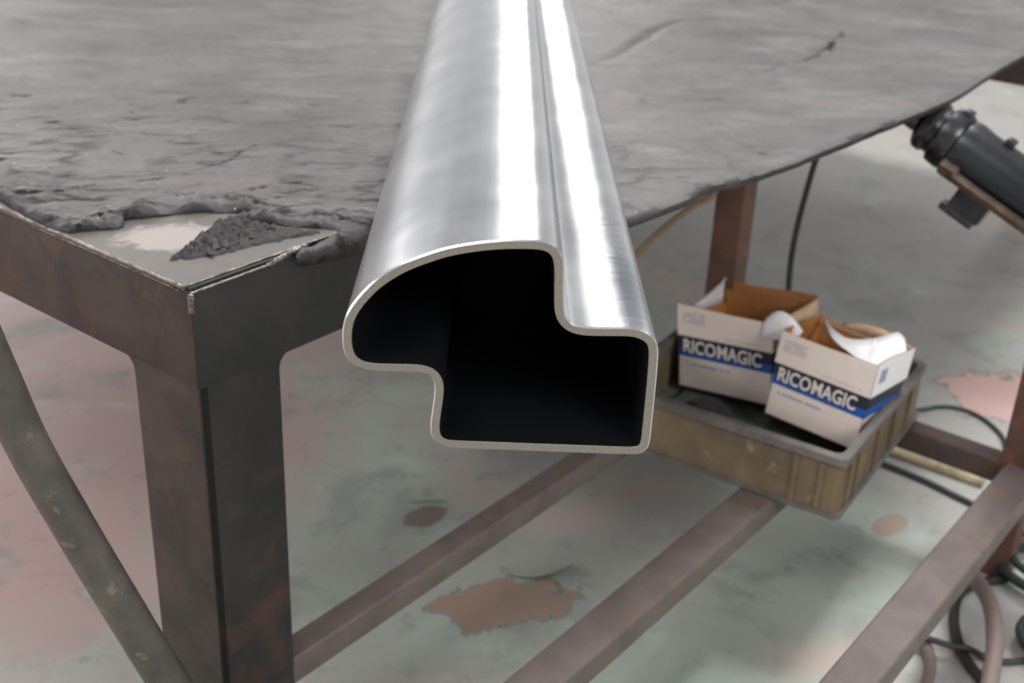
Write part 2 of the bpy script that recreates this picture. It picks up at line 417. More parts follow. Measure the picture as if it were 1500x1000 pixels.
# other legs
bm = bmesh.new(); box(bm, (0, 1.34, FZ), (.06, 1.40, .72), .003); obj('leg', bm, 'frame_l', T, 35)
bm = bmesh.new(); box(bm, (2.34, 1.34, FZ), (2.40, 1.40, .72), .003); obj('leg', bm, 'frame_l', T, 35)
bm = bmesh.new(); box(bm, (2.34, 0, FZ), (2.40, .06, .72), .003); obj('leg', bm, 'frame_l', T, 35)
bm = bmesh.new(); box(bm, (.872, .008, FZ), (.908, .050, .795), .004); obj('leg', bm, 'post', T, 35)
bm = bmesh.new(); box(bm, (.884, -.408, FZ), (.924, -.368, .86), .004); obj('leg', bm, 'post', T, 35)
bm = bmesh.new(); box(bm, (1.50, -.66, FZ), (1.54, -.62, .80), .004); obj('leg', bm, 'post', T, 35)
bm = bmesh.new(); box(bm, (-.035, -.42, FZ), (.005, -.38, .382), .004); obj('leg', bm, 'rail', T, 35)
# low shelf frame
def rail(lo, hi, m): bm = bmesh.new(); box(bm, lo, hi, .0045, seg=3); return obj('rail', bm, m, T, 35)
rail((.006, .0006, .382), (.874, .030, .412), 'rail')
rail((.003, -.203, .382), (.884, -.160, .412), 'rail')
rail((.003, -.420, .382), (.886, -.376, .412), 'rail')
rail((.885, -.372, .378), (.915, .010, .410), 'rail_d')
rail((-.033, -.425, .381), (.003, .0, .411), 'rail')
# top plate with its worn, welded edge
bm = bmesh.new(); box(bm, (-.002, .005, .8002), (2.40, 1.40, .8045), .0008); obj('top_plate', bm, 'plate', T)
def bead(P, r, jit, name='weld_bead', m='weld'):
    bm = bmesh.new(); pts = crom(P, 40); random.seed(3)
    pts = [p+V((0, 0, random.uniform(-jit, jit))) for p in pts]
    rr = [r*random.uniform(.6, 1.25) for _ in pts]
    tube(bm, pts, rr, 8, smooth_path=False); return obj(name, bm, m, T, 'all')
bead([(-.0025, .005, .8035), (-.0025, .10, .8035), (-.0015, .25, .8035), (-.0015, .45, .8033)], .0013, .0003)
bead([(-.002, .0045, .8035), (.05, .0045, .8035), (.10, .0045, .8037), (.160, .004, .8037)], .0009, .0002)
bead([(-.0005, -.0005, .7995), (.04, -.0008, .7998), (.075, -.0005, .8000)], .0011, .0003)
bead([(.072, -.001, .8000), (.085, .0005, .8015), (.10, .002, .8025), (.115, .003, .803)], .0022, .0006)
bead([(-.001, -.001, .7985), (-.0015, -.0015, .792), (-.0008, -.0008, .785)], .0022, .0006)
bead([(-.0012, .012, .7985), (-.0012, .07, .799), (-.0012, .2, .799)], .0006, .0003)
bm = bmesh.new(); box(bm, (.000, .0005, .8002), (.082, .0046, .8030), .0008); obj('gap_strip', bm, 'strip', T, 35)

# ------------------------------------------------------------------ rubber mat
edge_pts = [(-.004, 1.40), (-.003, .90), (.000, .60), (.003, .42), (.004, .30), (.005, .256), (.001, .225), (-.002, .190), (-.002, .167), (.003, .150), (.012, .146), (.022, .140),
            (.033, .133), (.040, .134), (.045, .143), (.052, .143), (.062, .137), (.075, .131), (.092, .124), (.104, .116), (.113, .104), (.120, .098), (.128, .092), (.130, .084), (.121, .078),
            (.116, .070), (.119, .060), (.127, .050), (.131, .040), (.140, .028), (.148, .016), (.153, .008), (.147, .002), (.128, -.0015), (.108, -.003), (.096, -.006), (.104, -.010), (.132, -.0125), (.165, -.017), (.195, -.030), (.25, -.09), (.31, -.140),
            (.34, -.152), (.39, -.156), (.425, -.158), (.455, -.155), (.480, -.156), (.505, -.165), (.530, -.169), (.59, -.175), (.65, -.179), (.71, -.183), (.771, -.185), (.86, -.190), (.994, -.194), (1.132, -.184), (1.306, -.176), (1.7, -.170), (2.40, -.165)]
dense = []
for i, p in enumerate(crom([(a, b, 0) for a, b in edge_pts], 5)):
    j = .0016 if p.x < .9 and p.y < .5 else 0
    nv = noise.noise_vector(V((p.x*90, p.y*90, 0)))
    dense.append((p.x+nv.x*j, p.y+nv.y*j))
poly = dense + [(2.40, .6), (2.40, 1.40), (1.2, 1.40)]
def inside(x, y, P=poly):
    c = False; n = len(P); j = n-1
    for i in range(n):
        xi, yi = P[i]; xj, yj = P[j]
        if (yi > y) != (yj > y) and x < (xj-xi)*(y-yi)/(yj-yi)+xi: c = not c
        j = i
    return c
def seg_d(x, y, a, b):
    dx, dy = b[0]-a[0], b[1]-a[1]; t = max(0, min(1, ((x-a[0])*dx+(y-a[1])*dy)/(dx*dx+dy*dy+1e-12)))
    return math.hypot(x-a[0]-t*dx, y-a[1]-t*dy), t
edge_line = dense
def edge_d(x, y):
    if min(abs(x), 9) > .45 and y > .02 and x > .3: return 1.0
    return min(seg_d(x, y, edge_line[i], edge_line[i+1])[0] for i in range(0, len(edge_line)-1))
CRK = [([(.781, .199), (.853, .211), (.938, .235), (1.0, .252), (1.041, .267), (1.125, .273), (1.176, .244)], .009, .0075, .45),
       ([(1.013, .028), (1.045, .024), (1.076, .026), (1.12, .034), (1.158, .045), (1.21, .058), (1.266, .076)], .0062, .0070, 1.0),
       ([(.158, .201), (.18, .200), (.201, .204), (.23, .216), (.26, .225), (.3, .23)], .0016, .0012, .75),
       ([(.190, .537), (.202, .525)], .0028, .002, 1.0), ([(.108, .158), (.117, .153), (.126, .150)], .0020, .0025, .9),
       ([(.348, .231), (.368, .202)], .0022, .0012, .8), ([(.108, .131), (.120, .124), (.141, .122), (.16, .117)], .0018, .003, .9),
       ([(-.016, .213), (.006, .200), (.014, .188)], .0016, .002, .6), ([(.148, .308), (.151, .285)], .0020, .001, .7),
       ([(.158, .125), (.175, .124), (.190, .126)], .0016, .002, .8), ([(.135, .088), (.15, .092), (.17, .09), (.19, .075)], .0015, .003, .9),
       ([(.16, .018), (.175, .012), (.186, -.004), (.205, -.016)], .0018, .004, .9), ([(.15, .03), (.165, .045), (.185, .05)], .0012, .002, .7),
       ([(.06, .15), (.075, .158), (.085, .17)], .0014, .002, .6), ([(.030, .142), (.034, .155), (.045, .165)], .0014, .003, .8), ([(.0, .15), (.01, .165), (.02, .18)], .0012, .002, .6),
       ([(.62, -.03), (.66, -.06)], .003, .0012, .5), ([(.72, .02), (.78, -.01)], .003, .0012, .5), ([(.9, .02), (.97, .03), (1.02, .02)], .003, .001, .4),
       ([(.62, -.165), (.60, -.14), (.61, -.12)], .002, .001, .6), ([(1.33, .30), (1.45, .36)], .005, .002, .8), ([(1.45, .22), (1.6, .27)], .005, .002, .9), ([(.66, .045), (.72, .075)], .003, .001, .5)]
CRK = [([(p.x+noise.noise(p*60)*.003, p.y+noise.noise(p*60+V((5, 5, 5)))*.003) for p in crom([(a, b, 0) for a, b in P], 5)], w, d, c) for P, w, d, c in CRK]
def crack(x, y):
    dz = 0; cc = 0
    for P, w, d, c in CRK:
        if x < min(q[0] for q in P)-4*w or x > max(q[0] for q in P)+4*w or y < min(q[1] for q in P)-4*w or y > max(q[1] for q in P)+4*w: continue
        best = (9, 0)
        for i in range(len(P)-1):
            s = seg_d(x, y, P[i], P[i+1])
            if s[0] < best[0]: best = (s[0], (i+s[1])/(len(P)-1))
        tp = math.sin(math.pi*min(max(best[1], .04), .96))**.5
        g = math.exp(-(best[0]/(w*tp*.7))**2)
        dz -= d*g*tp; cc = max(cc, min(1, g*1.7)*c*min(1, tp*1.2))
    return dz, cc
pts2 = [V(p) for p in poly]; nb = len(pts2)
edges = [(i, (i+1) % nb) for i in range(nb)]
random.seed(11)
def add_grid(u0, u1, w0, w1, st, skip=None):
    a = u0
    while a < u1:
        b = w0
        while b < w1:
            x, y = a+random.uniform(-.3, .3)*st, b+random.uniform(-.3, .3)*st
            if (skip is None or not skip(a, b)) and inside(x, y):
                d = edge_d(x, y) if (y < .03 or x < .30) else 1
                if d > st*.35: pts2.append(V((x, y)))
            b += st
        a += st
near = lambda a, b: (-.02 <= a < .36 and -.17 <= b < .42)
mid = lambda a, b: (-.02 <= a < .9 and -.2 <= b < .9)
crk_zone = lambda a, b: (.74 < a < 1.30 and -.0 < b < .31)
add_grid(-.02, .36, -.17, .42, .0034)
add_grid(-.02, .9, -.2, .9, .010, near)
add_grid(.74, 1.30, 0, .31, .0062, lambda a, b: not crk_zone(a, b) or mid(a, b))
add_grid(-.02, 2.40, -.2, 1.40, .022, lambda a, b: mid(a, b) or crk_zone(a, b))
cv, ce, cf, _, _, _ = delaunay_2d_cdt(pts2, edges, [], 1, 1e-6)
PIPE_TOUCH = .8076
def mat_h(x, y):
    p = W(x, y)
    d = edge_d(x, y) if (x < .45 or y < .02) else 1.0
    h = PIPE_TOUCH
    pipe = max(0.0, min(1.0, (abs(p.x+.0)-.095)/.05))    # level where the tube lies
    if y < 0: pipe = 0 if abs(p.x) < .12 else pipe*.5
    rim = 0
    if x < .45 and y > -.06:
        if d < .05:
            b = max(0, 1-d/.05)
            lump = .55+.7*noise.noise(V((x*38, y*38, 0)))+.5*(abs(noise.noise(V((x*75, y*75, 3))))*2-.5)+.2*noise.noise(V((x*160, y*160, 3)))
            h += pipe*(.0075 if y > .02 else .003)*max(0, lump)*(b**.7)
        if d < .018: rim = min(1, 1.3*(1-d/.018))
        ridg = noise.ridged_multi_fractal(V(((x*.76-y*.65)*22, (x*.65+y*.76)*58, 2.0)), 1.0, 2.1, 5, 1.0, 2.0)
        fade = max(0, 1-max(0, d-.02)/.16)
        h += (.25+.75*pipe)*.0024*(ridg-1.0)*fade*(1 if pipe > 0 else .0)
    if y < .02 and d < .006: rim = 1-d/.006
    h += .0022*pipe*noise.fractal(V((x*9, y*9, 1)), 1.0, 2.0, 4)*(1 if x > .05 else .4)
    if y < -.001 and x < .9:                                  # overhang sinks a little towards its free edge
        h -= min(.012, .6*(-y-.002)) * (0 if x > .26 else 1) * (1 if x < .2 else .3) if y < -.002 else 0
    z, c = crack(x, y); z = max(z, -.0021)
    if d < .0045:                                   # rounded lip
        q = 1-d/.0045; h -= .0035*q*q
    return min(h+z, PIPE_TOUCH if pipe == 0 else 9), c, rim
bm = bmesh.new(); bm.verts.layers.float.new('crack'); bm.verts.layers.float.new('rim'); lay = bm.verts.layers.float['crack']; lay2 = bm.verts.layers.float['rim']
top = []
for v2 in cv:
    h, c, rm = mat_h(v2.x, v2.y)
    v = bm.verts.new((v2.x, v2.y, h)); v[lay] = c; v[lay2] = rm*.5; top.append(v)
for f in cf:
    try: bm.faces.new([top[i] for i in f])
    except ValueError: pass
bm.faces.ensure_lookup_table()
for v in [v for v in bm.verts if not v.link_faces]: bm.verts.remove(v)
bm.normal_update()
for f in bm.faces:
    if f.normal.z < 0: f.normal_flip()
be = [e for e in bm.edges if len(e.link_faces) == 1]
bot = {}
def botz(v):
    if v.co.y < .003: return .7980 if v.co.x > .26 else v.co.z-.007
    return .8048
def under(v):
    if v not in bot:
        n = bm.verts.new((v.co.x, v.co.y, botz(v))); n[lay] = .3; n[lay2] = 1; bot[v] = n
    return bot[v]
for e in be:
    a, b = e.verts
    f0 = e.link_faces[0]
    ma = under(a); mb = under(b)
    try: bm.faces.new((a, b, mb, ma))
    except ValueError: pass
# underside of the mat: one flat polygon per boundary loop
under_bm = [bot[v] for v in bot]
bmesh.ops.contextual_create(bm, geom=[e for e in bm.edges if len(e.link_faces) == 1])
mat_o = obj('rubber_mat', bm, 'mat', None, 'all')
mat_o.location = (CX, CY, 0); mat_o.rotation_euler = (0, 0, ROTT)
mat_o.data.set_sharp_from_angle(angle=math.radians(62))
tag(mat_o, 'worn dark grey rubber sheet with a crumbling broken edge covering the table top', 'mat')

# crumbled rubber left on the bare corner
bm = bmesh.new(); random.seed(21)
dpoly = [(.020, .050), (.036, .040), (.052, .032), (.075, .029), (.10, .024), (.128, .016), (.140, .014), (.132, .030), (.122, .052), (.118, .068), (.122, .08), (.108, .086), (.094, .088), (.084, .080), (.066, .074), (.052, .066), (.036, .058)]
for (a, b, sx, n) in [(0, 0, 0, 0)]:
    pts = [V((p.x, p.y)) for p in crom([(q[0], q[1], 0) for q in dpoly], 6, True)]
    pts = [p+V((noise.noise(V((p.x*300, p.y*300, 0))), noise.noise(V((p.x*300, p.y*300, 7)))))*.0045 for p in pts]
    nbd = len(pts); ed = [(i, (i+1) % nbd) for i in range(nbd)]
    PP = [tuple(p) for p in pts]; allp = list(pts); x = .015
    while x < .145:
        y = .01
        while y < .095:
            xx, yy = x+random.uniform(-.0006, .0006), y+random.uniform(-.0006, .0006)
            if inside(xx, yy, PP): allp.append(V((xx, yy)))
            y += .0018
        x += .0018
    dv, de, df, _, _, _ = delaunay_2d_cdt(allp, ed, [], 1, 1e-6)
    vs = []
    for i, p in enumerate(dv):
        dd = min(seg_d(p.x, p.y, PP[k], PP[(k+1) % nbd])[0] for k in range(nbd))
        r = noise.ridged_multi_fractal(V((p.x*150, p.y*150, 0)), 1.0, 2.2, 4, 1.0, 2.0)
        hh = .8046+min(dd, .003)*.4+max(0, r-.8)*.0045*min(1, dd/.003)*(1.4 if p.y > .045 else .5)
        vs.append(bm.verts.new((p.x, p.y, hh)))
    for f in df:
        try: bm.faces.new([vs[i] for i in f])
        except ValueError: pass
    bm.normal_update()
    for f in bm.faces:
        if f.normal.z < 0: f.normal_flip()
cr_o = obj('rubber_crumb_patch', bm, 'flake', None, 'all', recalc=False); cr_o.location = (CX, CY, 0); cr_o.rotation_euler = (0, 0, ROTT)
tag(cr_o, 'flaking patch of crumbled rubber stuck to the bare steel corner of the table', 'debris')
random.seed(5)
FL = [(random.uniform(.045, .122), 0, random.uniform(.0035, .0085), random.uniform(0, 3)) for _ in range(16)]
FL = [(a, .030+(a-.03)*random.uniform(.15, .62), c_, d_) for a, _, c_, d_ in FL]
for k, (a, b, s, r) in enumerate(FL):
    bm = bmesh.new(); N = 9; rows = []
    out = [(math.cos(2*math.pi*i/N+r)*s*random.uniform(.45, 1.1), math.sin(2*math.pi*i/N+r)*s*.5*random.uniform(.4, 1.1)) for i in range(N)]
    for z0, sc in ((.0, 1), (.0009, .97), (.0011, .7)):
        rows.append([bm.verts.new((x*sc, y*sc, z0+.0020*max(0, x/s)+noise.noise(V((x*200, y*200, k)))*.0008)) for x, y in out])
    for p, q in zip(rows, rows[1:]):
        for i in range(N): bm.faces.new((p[i], p[(i+1) % N], q[(i+1) % N], q[i]))
    bm.faces.new(rows[0][::-1]); bm.faces.new(rows[-1])
    o = obj('rubber_flake', bm, 'flake', None, 20); o.location = W(a, b, .8066); o.rotation_euler = (random.uniform(-.08, .08), 0, ROTT+r*.4)
    tag(o, 'small grey rubber flake in the crumbled heap on the bare table corner', 'debris', 'rubber flakes on the bare corner')

# ------------------------------------------------------------------ bright profiled tube
OUT = [(-.0198, .8067), (.0042, .80655), (.0282, .8064), (.0560, .80635), (.0772, .8063), (.085, .8065), (.09, .8084), (.0917, .8135), (.0919, .8302), (.0919, .8529), (.0914, .8715), (.0899, .8779), (.0857, .8820), (.0799, .8844), (.0743, .885),
       (.0632, .8846), (.0521, .8844), (.0452, .8852), (.0410, .8883), (.0393, .8925), (.0386, .9033), (.0382, .9136), (.0371, .9236), (.0344, .9287), (.0300, .9317), (.0221, .9328), (.0007, .9317), (-.0206, .9277),
       (-.0339, .9230), (-.0487, .9160), (-.0620, .9060), (-.0718, .8944), (-.0768, .8852), (-.0785, .876), (-.0783, .8665), (-.0758, .8590), (-.0698, .8545), (-.0614, .8531), (-.0474, .8532), (-.0345, .8532), (-.0298, .8510), (-.0287, .8466),
       (-.0291, .8386), (-.0302, .8287), (-.0310, .8195), (-.0298, .8122), (-.0258, .8080)]
DZ = PIPE_TOUCH-.8063+.0003
c = crom([(x, z+DZ, 0) for x, z in OUT], 10, True)
def resample(c, st):
    out = []; acc = 0; n = len(c); last = c[0]; out.append(c[0].copy())
    for i in range(1, n+1):
        q = c[i % n]; d = (q-last).length
        while acc+d >= st:
            t = (st-acc)/d; last = last.lerp(q, t); out.append(last.copy()); d = (q-last).length; acc = 0
        acc += d; last = q
    return out
c = resample(c, .0012)
for _ in range(14):
    n = len(c); c = [c[i]*.5+(c[i-1]+c[(i+1) % n])*.25 for i in range(n)]
zmin = min(p.y for p in c); c = [V((p.x, max(p.y, 0)+(PIPE_TOUCH+.0002-zmin), 0)) for p in c]
n = len(c)
def offset(c, d):
    out = []
    for i in range(n):
        t = (c[(i+1) % n]-c[i-1]).normalized(); nrm = V((-t.y, t.x, 0))
        out.append(c[i]+nrm*d)
    return out
WALL = .0052
inn = offset(c, WALL)
cen = sum(c, V((0, 0, 0)))/n
for _ in range(4): inn = [inn[i]*.5+(inn[i-1]+inn[(i+1) % n])*.25 for i in range(n)]
bm = bmesh.new(); LEN = 2.35
def ring(c, y): return [bm.verts.new((p.x, y, p.y)) for p in c]
segs = [(offset(c, .0007), 0.0, 1), (c, .0007, 0)]
R = [ring(offset(c, .0008), 0)]
R.append(ring(c, .0008))
mi = [0]
NS = 12
for k in range(1, NS+1): R.append(ring(c, .0008+(LEN-.0008)*k/NS)); mi.append(0)
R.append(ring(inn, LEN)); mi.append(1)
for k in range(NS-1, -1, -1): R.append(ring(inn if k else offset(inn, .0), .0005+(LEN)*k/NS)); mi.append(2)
R.append(R[0]); 
inlip = R[-2]
R.insert(-1, ring([inn[i].lerp(c[i], .06) for i in range(n)], 0)); mi += [1, 1]
for k in range(len(R)-1):
    a, b = R[k], R[k+1]
    for i in range(n):
        f = bm.faces.new((a[i], a[(i+1) % n], b[(i+1) % n], b[i])); f.material_index = mi[k]
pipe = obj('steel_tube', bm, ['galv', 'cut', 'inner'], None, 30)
pyaw = math.radians(1.2)
pipe.location = (0.0123, .5897, 0); pipe.rotation_euler = (0, 0, pyaw)
# the profile's s axis starts at the camera's axis: put s=0 there
pipe.location = V((math.sin(math.radians(-1.2)), math.cos(math.radians(-1.2)), 0))*.5904
tag(pipe, 'long shiny steel profile tube with stepped open end lying across the table mat', 'metal tube')

# ------------------------------------------------------------------ hoses and cables
bm = bmesh.new()
tube(bm, [(-.95, 1.15, .828), (-.80, 1.08, .830), (-.62, .95, .868), (-.50, .84, .885), (-.415, .765, .868), (-.372, .742, .825), (-.353, .74, .763), (-.338, .74, .706), (-.314, .74, .641), (-.287, .74, .573), (-.255, .74, .496), (-.216, .74, .42),
          (-.15, .75, .33), (-.02, .80, .28), (.10, .84, .2665), (.5, .8, .2665)], .0152, 20, 10)
o = obj('rubber_hose', bm, 'hose', None, 'all'); tag(o, 'thick dirty black hose hanging in front of the left table beam', 'hose')
bm = bmesh.new()
tube(bm, [tuple(W(1.12, .023, .793)), (.430, 1.72, .70), (.429, 1.72, .655), (.424, 1.72, .617), (.417, 1.72, .555), (.414, 1.72, .501), (.416, 1.72, .451), (.425, 1.72, .36), (.44, 1.73, .28), (.47, 1.76, .2555), (.55, 1.82, .2548), (.65, 1.80, .2548)], .0046, 12, 8)
o = obj('hanging_cable', bm, 'cable', None, 'all'); tag(o, 'thin black cable hanging straight down behind the left paper carton', 'cable')
bm = bmesh.new()
tube(bm, [(.268, 1.5, .715), (.25, 1.5, .662), (.228, 1.5, .645), (.205, 1.5, .625), (.180, 1.5, .600), (.156, 1.5, .571), (.125, 1.5, .535), (.08, 1.49, .515), (.02, 1.42, .56), (-.02, 1.3, .64), (-.02, 1.16, .716)], .0042, 12, 8)
o = obj('looped_cable', bm, 'wire', None, 'all'); tag(o, 'yellow brown cable drooping below the mat edge beside the rusty post', 'cable')
FG = 'cables lying on the floor under the shelf'
def floor_cable(P, r, m, name, label, grp=None):
    bm = bmesh.new(); tube(bm, [FS(p) for p in P], r*FK, 12, 8); o = obj(name, bm, m, None, 'all'); tag(o, label, 'cable', grp)
floor_cable([(.66, 2.05, .005), (.76, 2.15, .005), (.828, 2.169, .005), (.868, 2.185, .005), (.905, 2.182, .005), (.935, 2.155, .005), (.952, 2.110, .005), (.955, 2.06, .005), (.935, 1.99, .005)], .0042, 'cable3', 'floor_cable', 'dark green cable curving across the floor behind the low cross rail')
floor_cable([(.60, 2.02, .006), (.68, 1.96, .006), (.75, 1.90, .006), (.80, 1.845, .006), (.84, 1.80, .006), (.88, 1.74, .006), (1.0, 1.70, .006)], .0055, 'cable', 'floor_cable', 'black cable lying in front of the cream rod on the floor')
def zc(x, y, z): return (x, y, z)
def low_cable(P, r, m, name, label):
    bm = bmesh.new(); tube(bm, P, r, 14, 8); o = obj(name, bm, m, None, 'all'); tag(o, label, 'cable')
low_cable([(.600, 1.335, .262), (.574, 1.300, .27), (.561, 1.25, .287), (.563, 1.199, .297), (.564, 1.147, .297), (.552, 1.093, .288), (.532, 1.042, .275), (.50, .97, .264), (.47, .90, .2595)], .0095, 'cable2', 'floor_hose', 'dusty pink grey hose arching over other cables beside the right shelf rail')
low_cable([(.63, 1.262, .2565), (.60, 1.250, .2565), (.574, 1.237, .2565), (.553, 1.213, .2565), (.536, 1.169, .2565), (.529, 1.123, .2565), (.534, 1.077, .2565), (.56, 1.03, .2565), (.62, 1.0, .2565)], .0062, 'dark', 'floor_hose', 'dark hose curving on the floor left of the pink grey hose')
low_cable([(.50, 1.20, .257), (.492, 1.166, .257), (.49, 1.129, .257), (.486, 1.093, .257), (.47, 1.053, .257), (.446, .989, .257)], .0068, 'cable2', 'floor_hose', 'grey hose on the floor just right of the right shelf rail, leftmost of the bundle')
low_cable([(.470, 1.130, .268), (.492, 1.119, .2685), (.515, 1.112, .266), (.532, 1.108, .2665), (.56, 1.103, .256), (.60, 1.108, .254), (.64, 1.13, .254)], .0038, 'cable', 'floor_cable', 'thin black cable crossing over the hoses at bottom right')
def coil(cx_, cy_, rr0, r, turns, m, label, z0=FZ, ph=0, wob=.004):
    P = []
    for k in range(int(turns*10)+1):
        a = k*2*math.pi/10+ph; rr = rr0+wob*math.sin(a*.7+1)*2+wob*math.sin(a*3); P.append((cx_+rr*math.cos(a), cy_+rr*math.sin(a), z0+r+2.1*r*k/10))
    low_cable(P, r, m, 'coiled_cable', label)
coil(.690, 1.262, .060, .0052, 2.6, 'cable3', 'dark green cable coiled on the floor at the right edge')
coil(.665, 1.118, .058, .0056, 2.4, 'cable', 'black cable coiled on the floor in front of the green coil', ph=1)
# cream rod
bm = bmesh.new(); a, b = FS((.690, 2.015, .011)), FS((.860, 1.893, .011)); tube(bm, [a, a.lerp(b, .33), a.lerp(b, .66), b], .0080, 14, 4)
rod = obj('painted_rod', bm, 'stick', None, 30); tag(rod, 'short cream painted rod lying on the floor behind the crate', 'rod')
# curled paint flakes
def curl(P, name, label, hgt=.016, wd=.018):
    bm = bmesh.new(); pts = [V((p.x*FK, p.y*FK, FZ)) for p in crom(P, 8)]; rows = []
    for i, p in enumerate(pts):
        t = i/(len(pts)-1); s = math.sin(math.pi*min(max(t, .06), .94)); d = (pts[min(i+1, len(pts)-1)]-pts[max(i-1, 0)]).normalized(); nrm = V((-d.y, d.x, 0))
        rows.append([p+nrm*wd*s*(1-k/4)+V((0, 0, .0012+hgt*s*(k/4)**2)) for k in range(5)])
    sheet(bm, rows, .0008); o = obj(name, bm, 'flakep', None, 'all'); tag(o, label, 'paint flake'); return o
curl([(-.005, 1.585, 0), (.018, 1.556, 0), (.050, 1.545, 0), (.080, 1.556, 0), (.100, 1.578, 0), (.108, 1.60, 0)], 'paint_flake', 'pale green paint curl standing up behind the large bare tan floor patch')
curl([(-.175, 1.76, 0), (-.15, 1.752, 0), (-.12, 1.757, 0), (-.10, 1.768, 0)], 'paint_flake', 'small tan paint curl behind the little bare floor patch', .009, .010)

# ------------------------------------------------------------------ storage crate on the shelf rails
CZ0, CZ1 = .4126, .4905
az = math.radians(32.5)
sd = V((math.sin(az), math.cos(az), 0)); fd = V((-math.cos(az), math.sin(az), 0))   # side and leftward directions
FRc = V((.3615, 1.1340, 0)) - fd*.004; CWD, CLN = .299, .300
K = thing('storage_crate', 'dusty brown plastic crate with a grey lip resting on the shelf rails', 'crate', (FRc.x, FRc.y, CZ0), math.atan2(sd.y, sd.x))
# local: x along the side (away), y to the left
def rrect(x0, y0, x1, y1, r, z, N=6):
    out = []
    for cx_, cy_, a0 in ((x1-r, y1-r, 0), (x0+r, y1-r, 90), (x0+r, y0+r, 180), (x1-r, y0+r, 270)):
        for k in range(N+1):
            a = math.radians(a0+90*k/N); out.append(V((cx_+r*math.cos(a), cy_+r*math.sin(a), z)))
    return out
def loft(bm, rings, close=False, cap0=False, cap1=False):
    rr = [[bm.verts.new(p) for p in r] for r in rings]
    if close: rr.append(rr[0])
    m = len(rr[0])
    for a, b in zip(rr, rr[1:]):
        for i in range(m): bm.faces.new((a[i], a[(i+1) % m], b[(i+1) % m], b[i]))
    if cap0: bm.faces.new(rr[0][::-1])
    if cap1: bm.faces.new(rr[-1])
H = CZ1-CZ0; tp = .0005; lip = .003
bm = bmesh.new()
def rr_(ins, z, r=.009): return rrect(ins, ins, CLN-ins, CWD-ins, r, z)
loft(bm, [rr_(tp+lip, 0), rr_(lip+.001, H-.002), rr_(lip+.005, H-.002), rr_(tp+lip+.004, .005)], cap0=True, cap1=True)
obj('crate_shell', bm, 'crate', K, 35)
bm = bmesh.new()
loft(bm, [rr_(lip+.0015, H-.010, .009), rr_(0, H-.010, .012), rr_(0, H-.001, .012), rr_(.001, H, .012), rr_(lip+.007, H, .010), rr_(lip+.007, H-.012, .010)], close=True)
obj('crate_lip', bm, 'crate_rim', K, 35)
def rib(x, y, along):
    bm = bmesh.new(); ins = tp+lip
    if along == 'front':
        loft(bm, [[V((ins-.0025, y-.003, .0)), V((ins-.0025, y+.003, 0)), V((ins+.003, y+.003, 0)), V((ins+.003, y-.003, 0))], [V((.0008, y-.003, H-.012)), V((.0008, y+.003, H-.012)), V((lip+.003, y+.003, H-.012)), V((lip+.003, y-.003, H-.012))]], cap0=True, cap1=True)
    else:
        loft(bm, [[V((x-.003, ins-.0025, .0)), V((x+.003, ins-.0025, 0)), V((x+.003, ins+.003, 0)), V((x-.003, ins+.003, 0))], [V((x-.003, .0008, H-.012)), V((x+.003, .0008, H-.012)), V((x+.003, lip+.003, H-.012)), V((x-.003, lip+.003, H-.012))]], cap0=True, cap1=True)
    obj('rib', bm, 'crate', K)
for y in (.026, .056): rib(0, y, 'front')
for x in (.026, .055, .12, .18, .245): rib(x, 0, 'side')
bm = bmesh.new(); loft(bm, [rr_(tp+lip-.004, .001), rr_(tp+lip-.005, .007)], cap0=True, cap1=True); obj('base_band', bm, 'crate_rim', K, 35)
KM = Matrix.Translation((FRc.x, FRc.y, CZ0)) @ Matrix.Rotation(math.atan2(sd.y, sd.x), 4, 'Z')
# contents under the cartons
def rag(name, x0, x1, y0, y1, z, m, label, cat, amp=.004, seed=0, st=.006):
    bm = bmesh.new(); nx = int((x1-x0)/st)+1; ny = int((y1-y0)/st)+1; rows = []
    for i in range(nx):
        row = []
        for j in range(ny):
            x = x0+(x1-x0)*i/(nx-1); y = y0+(y1-y0)*j/(ny-1)
            e = V((x*18, y*18, seed))
            row.append((x+noise.noise(e*1.5)*.006, y+noise.noise(e*1.5+V((9, 9, 9)))*.006, z+amp*noise.noise(e)+amp*.5*noise.noise(e*3)))
        rows.append(row)
    sheet(bm, rows, .0015); o = obj(name, bm, m, None, 'all'); o.matrix_world = KM
    tag(o, label, cat); return o
rag('folded_cloth', .026, .268, .026, .268, .0125, 'rag', 'crumpled grey green cloth lining the bottom of the crate under the cartons', 'cloth', .004, 3)
rag('plastic_film', .022, .060, .026, .100, .031, 'pinkrag', 'dusty pink scrap of film inside the crate at its near right corner', 'plastic scrap', .006, 8, .004)
rag('folded_cloth', .022, .085, .085, .165, .0310, 'rag', 'folded green scrap in the crate in front of the right carton', 'cloth', .004, 12)
bm = bmesh.new(); lathe(bm, [(.004, .000), (.030, .0), (.031, .004), (.031, .014), (.026, .018), (.018, .019), (.017, .026), (.004, .027)], 28, Matrix.Rotation(-math.pi/2, 4, 'Y'))
o = obj('plastic_disc', bm, 'dark', None, 30); o.matrix_world = KM @ Matrix.Translation((.082, .200, .0215)); tag(o, 'round dark plastic disc lying in the crate below the left carton', 'disc')

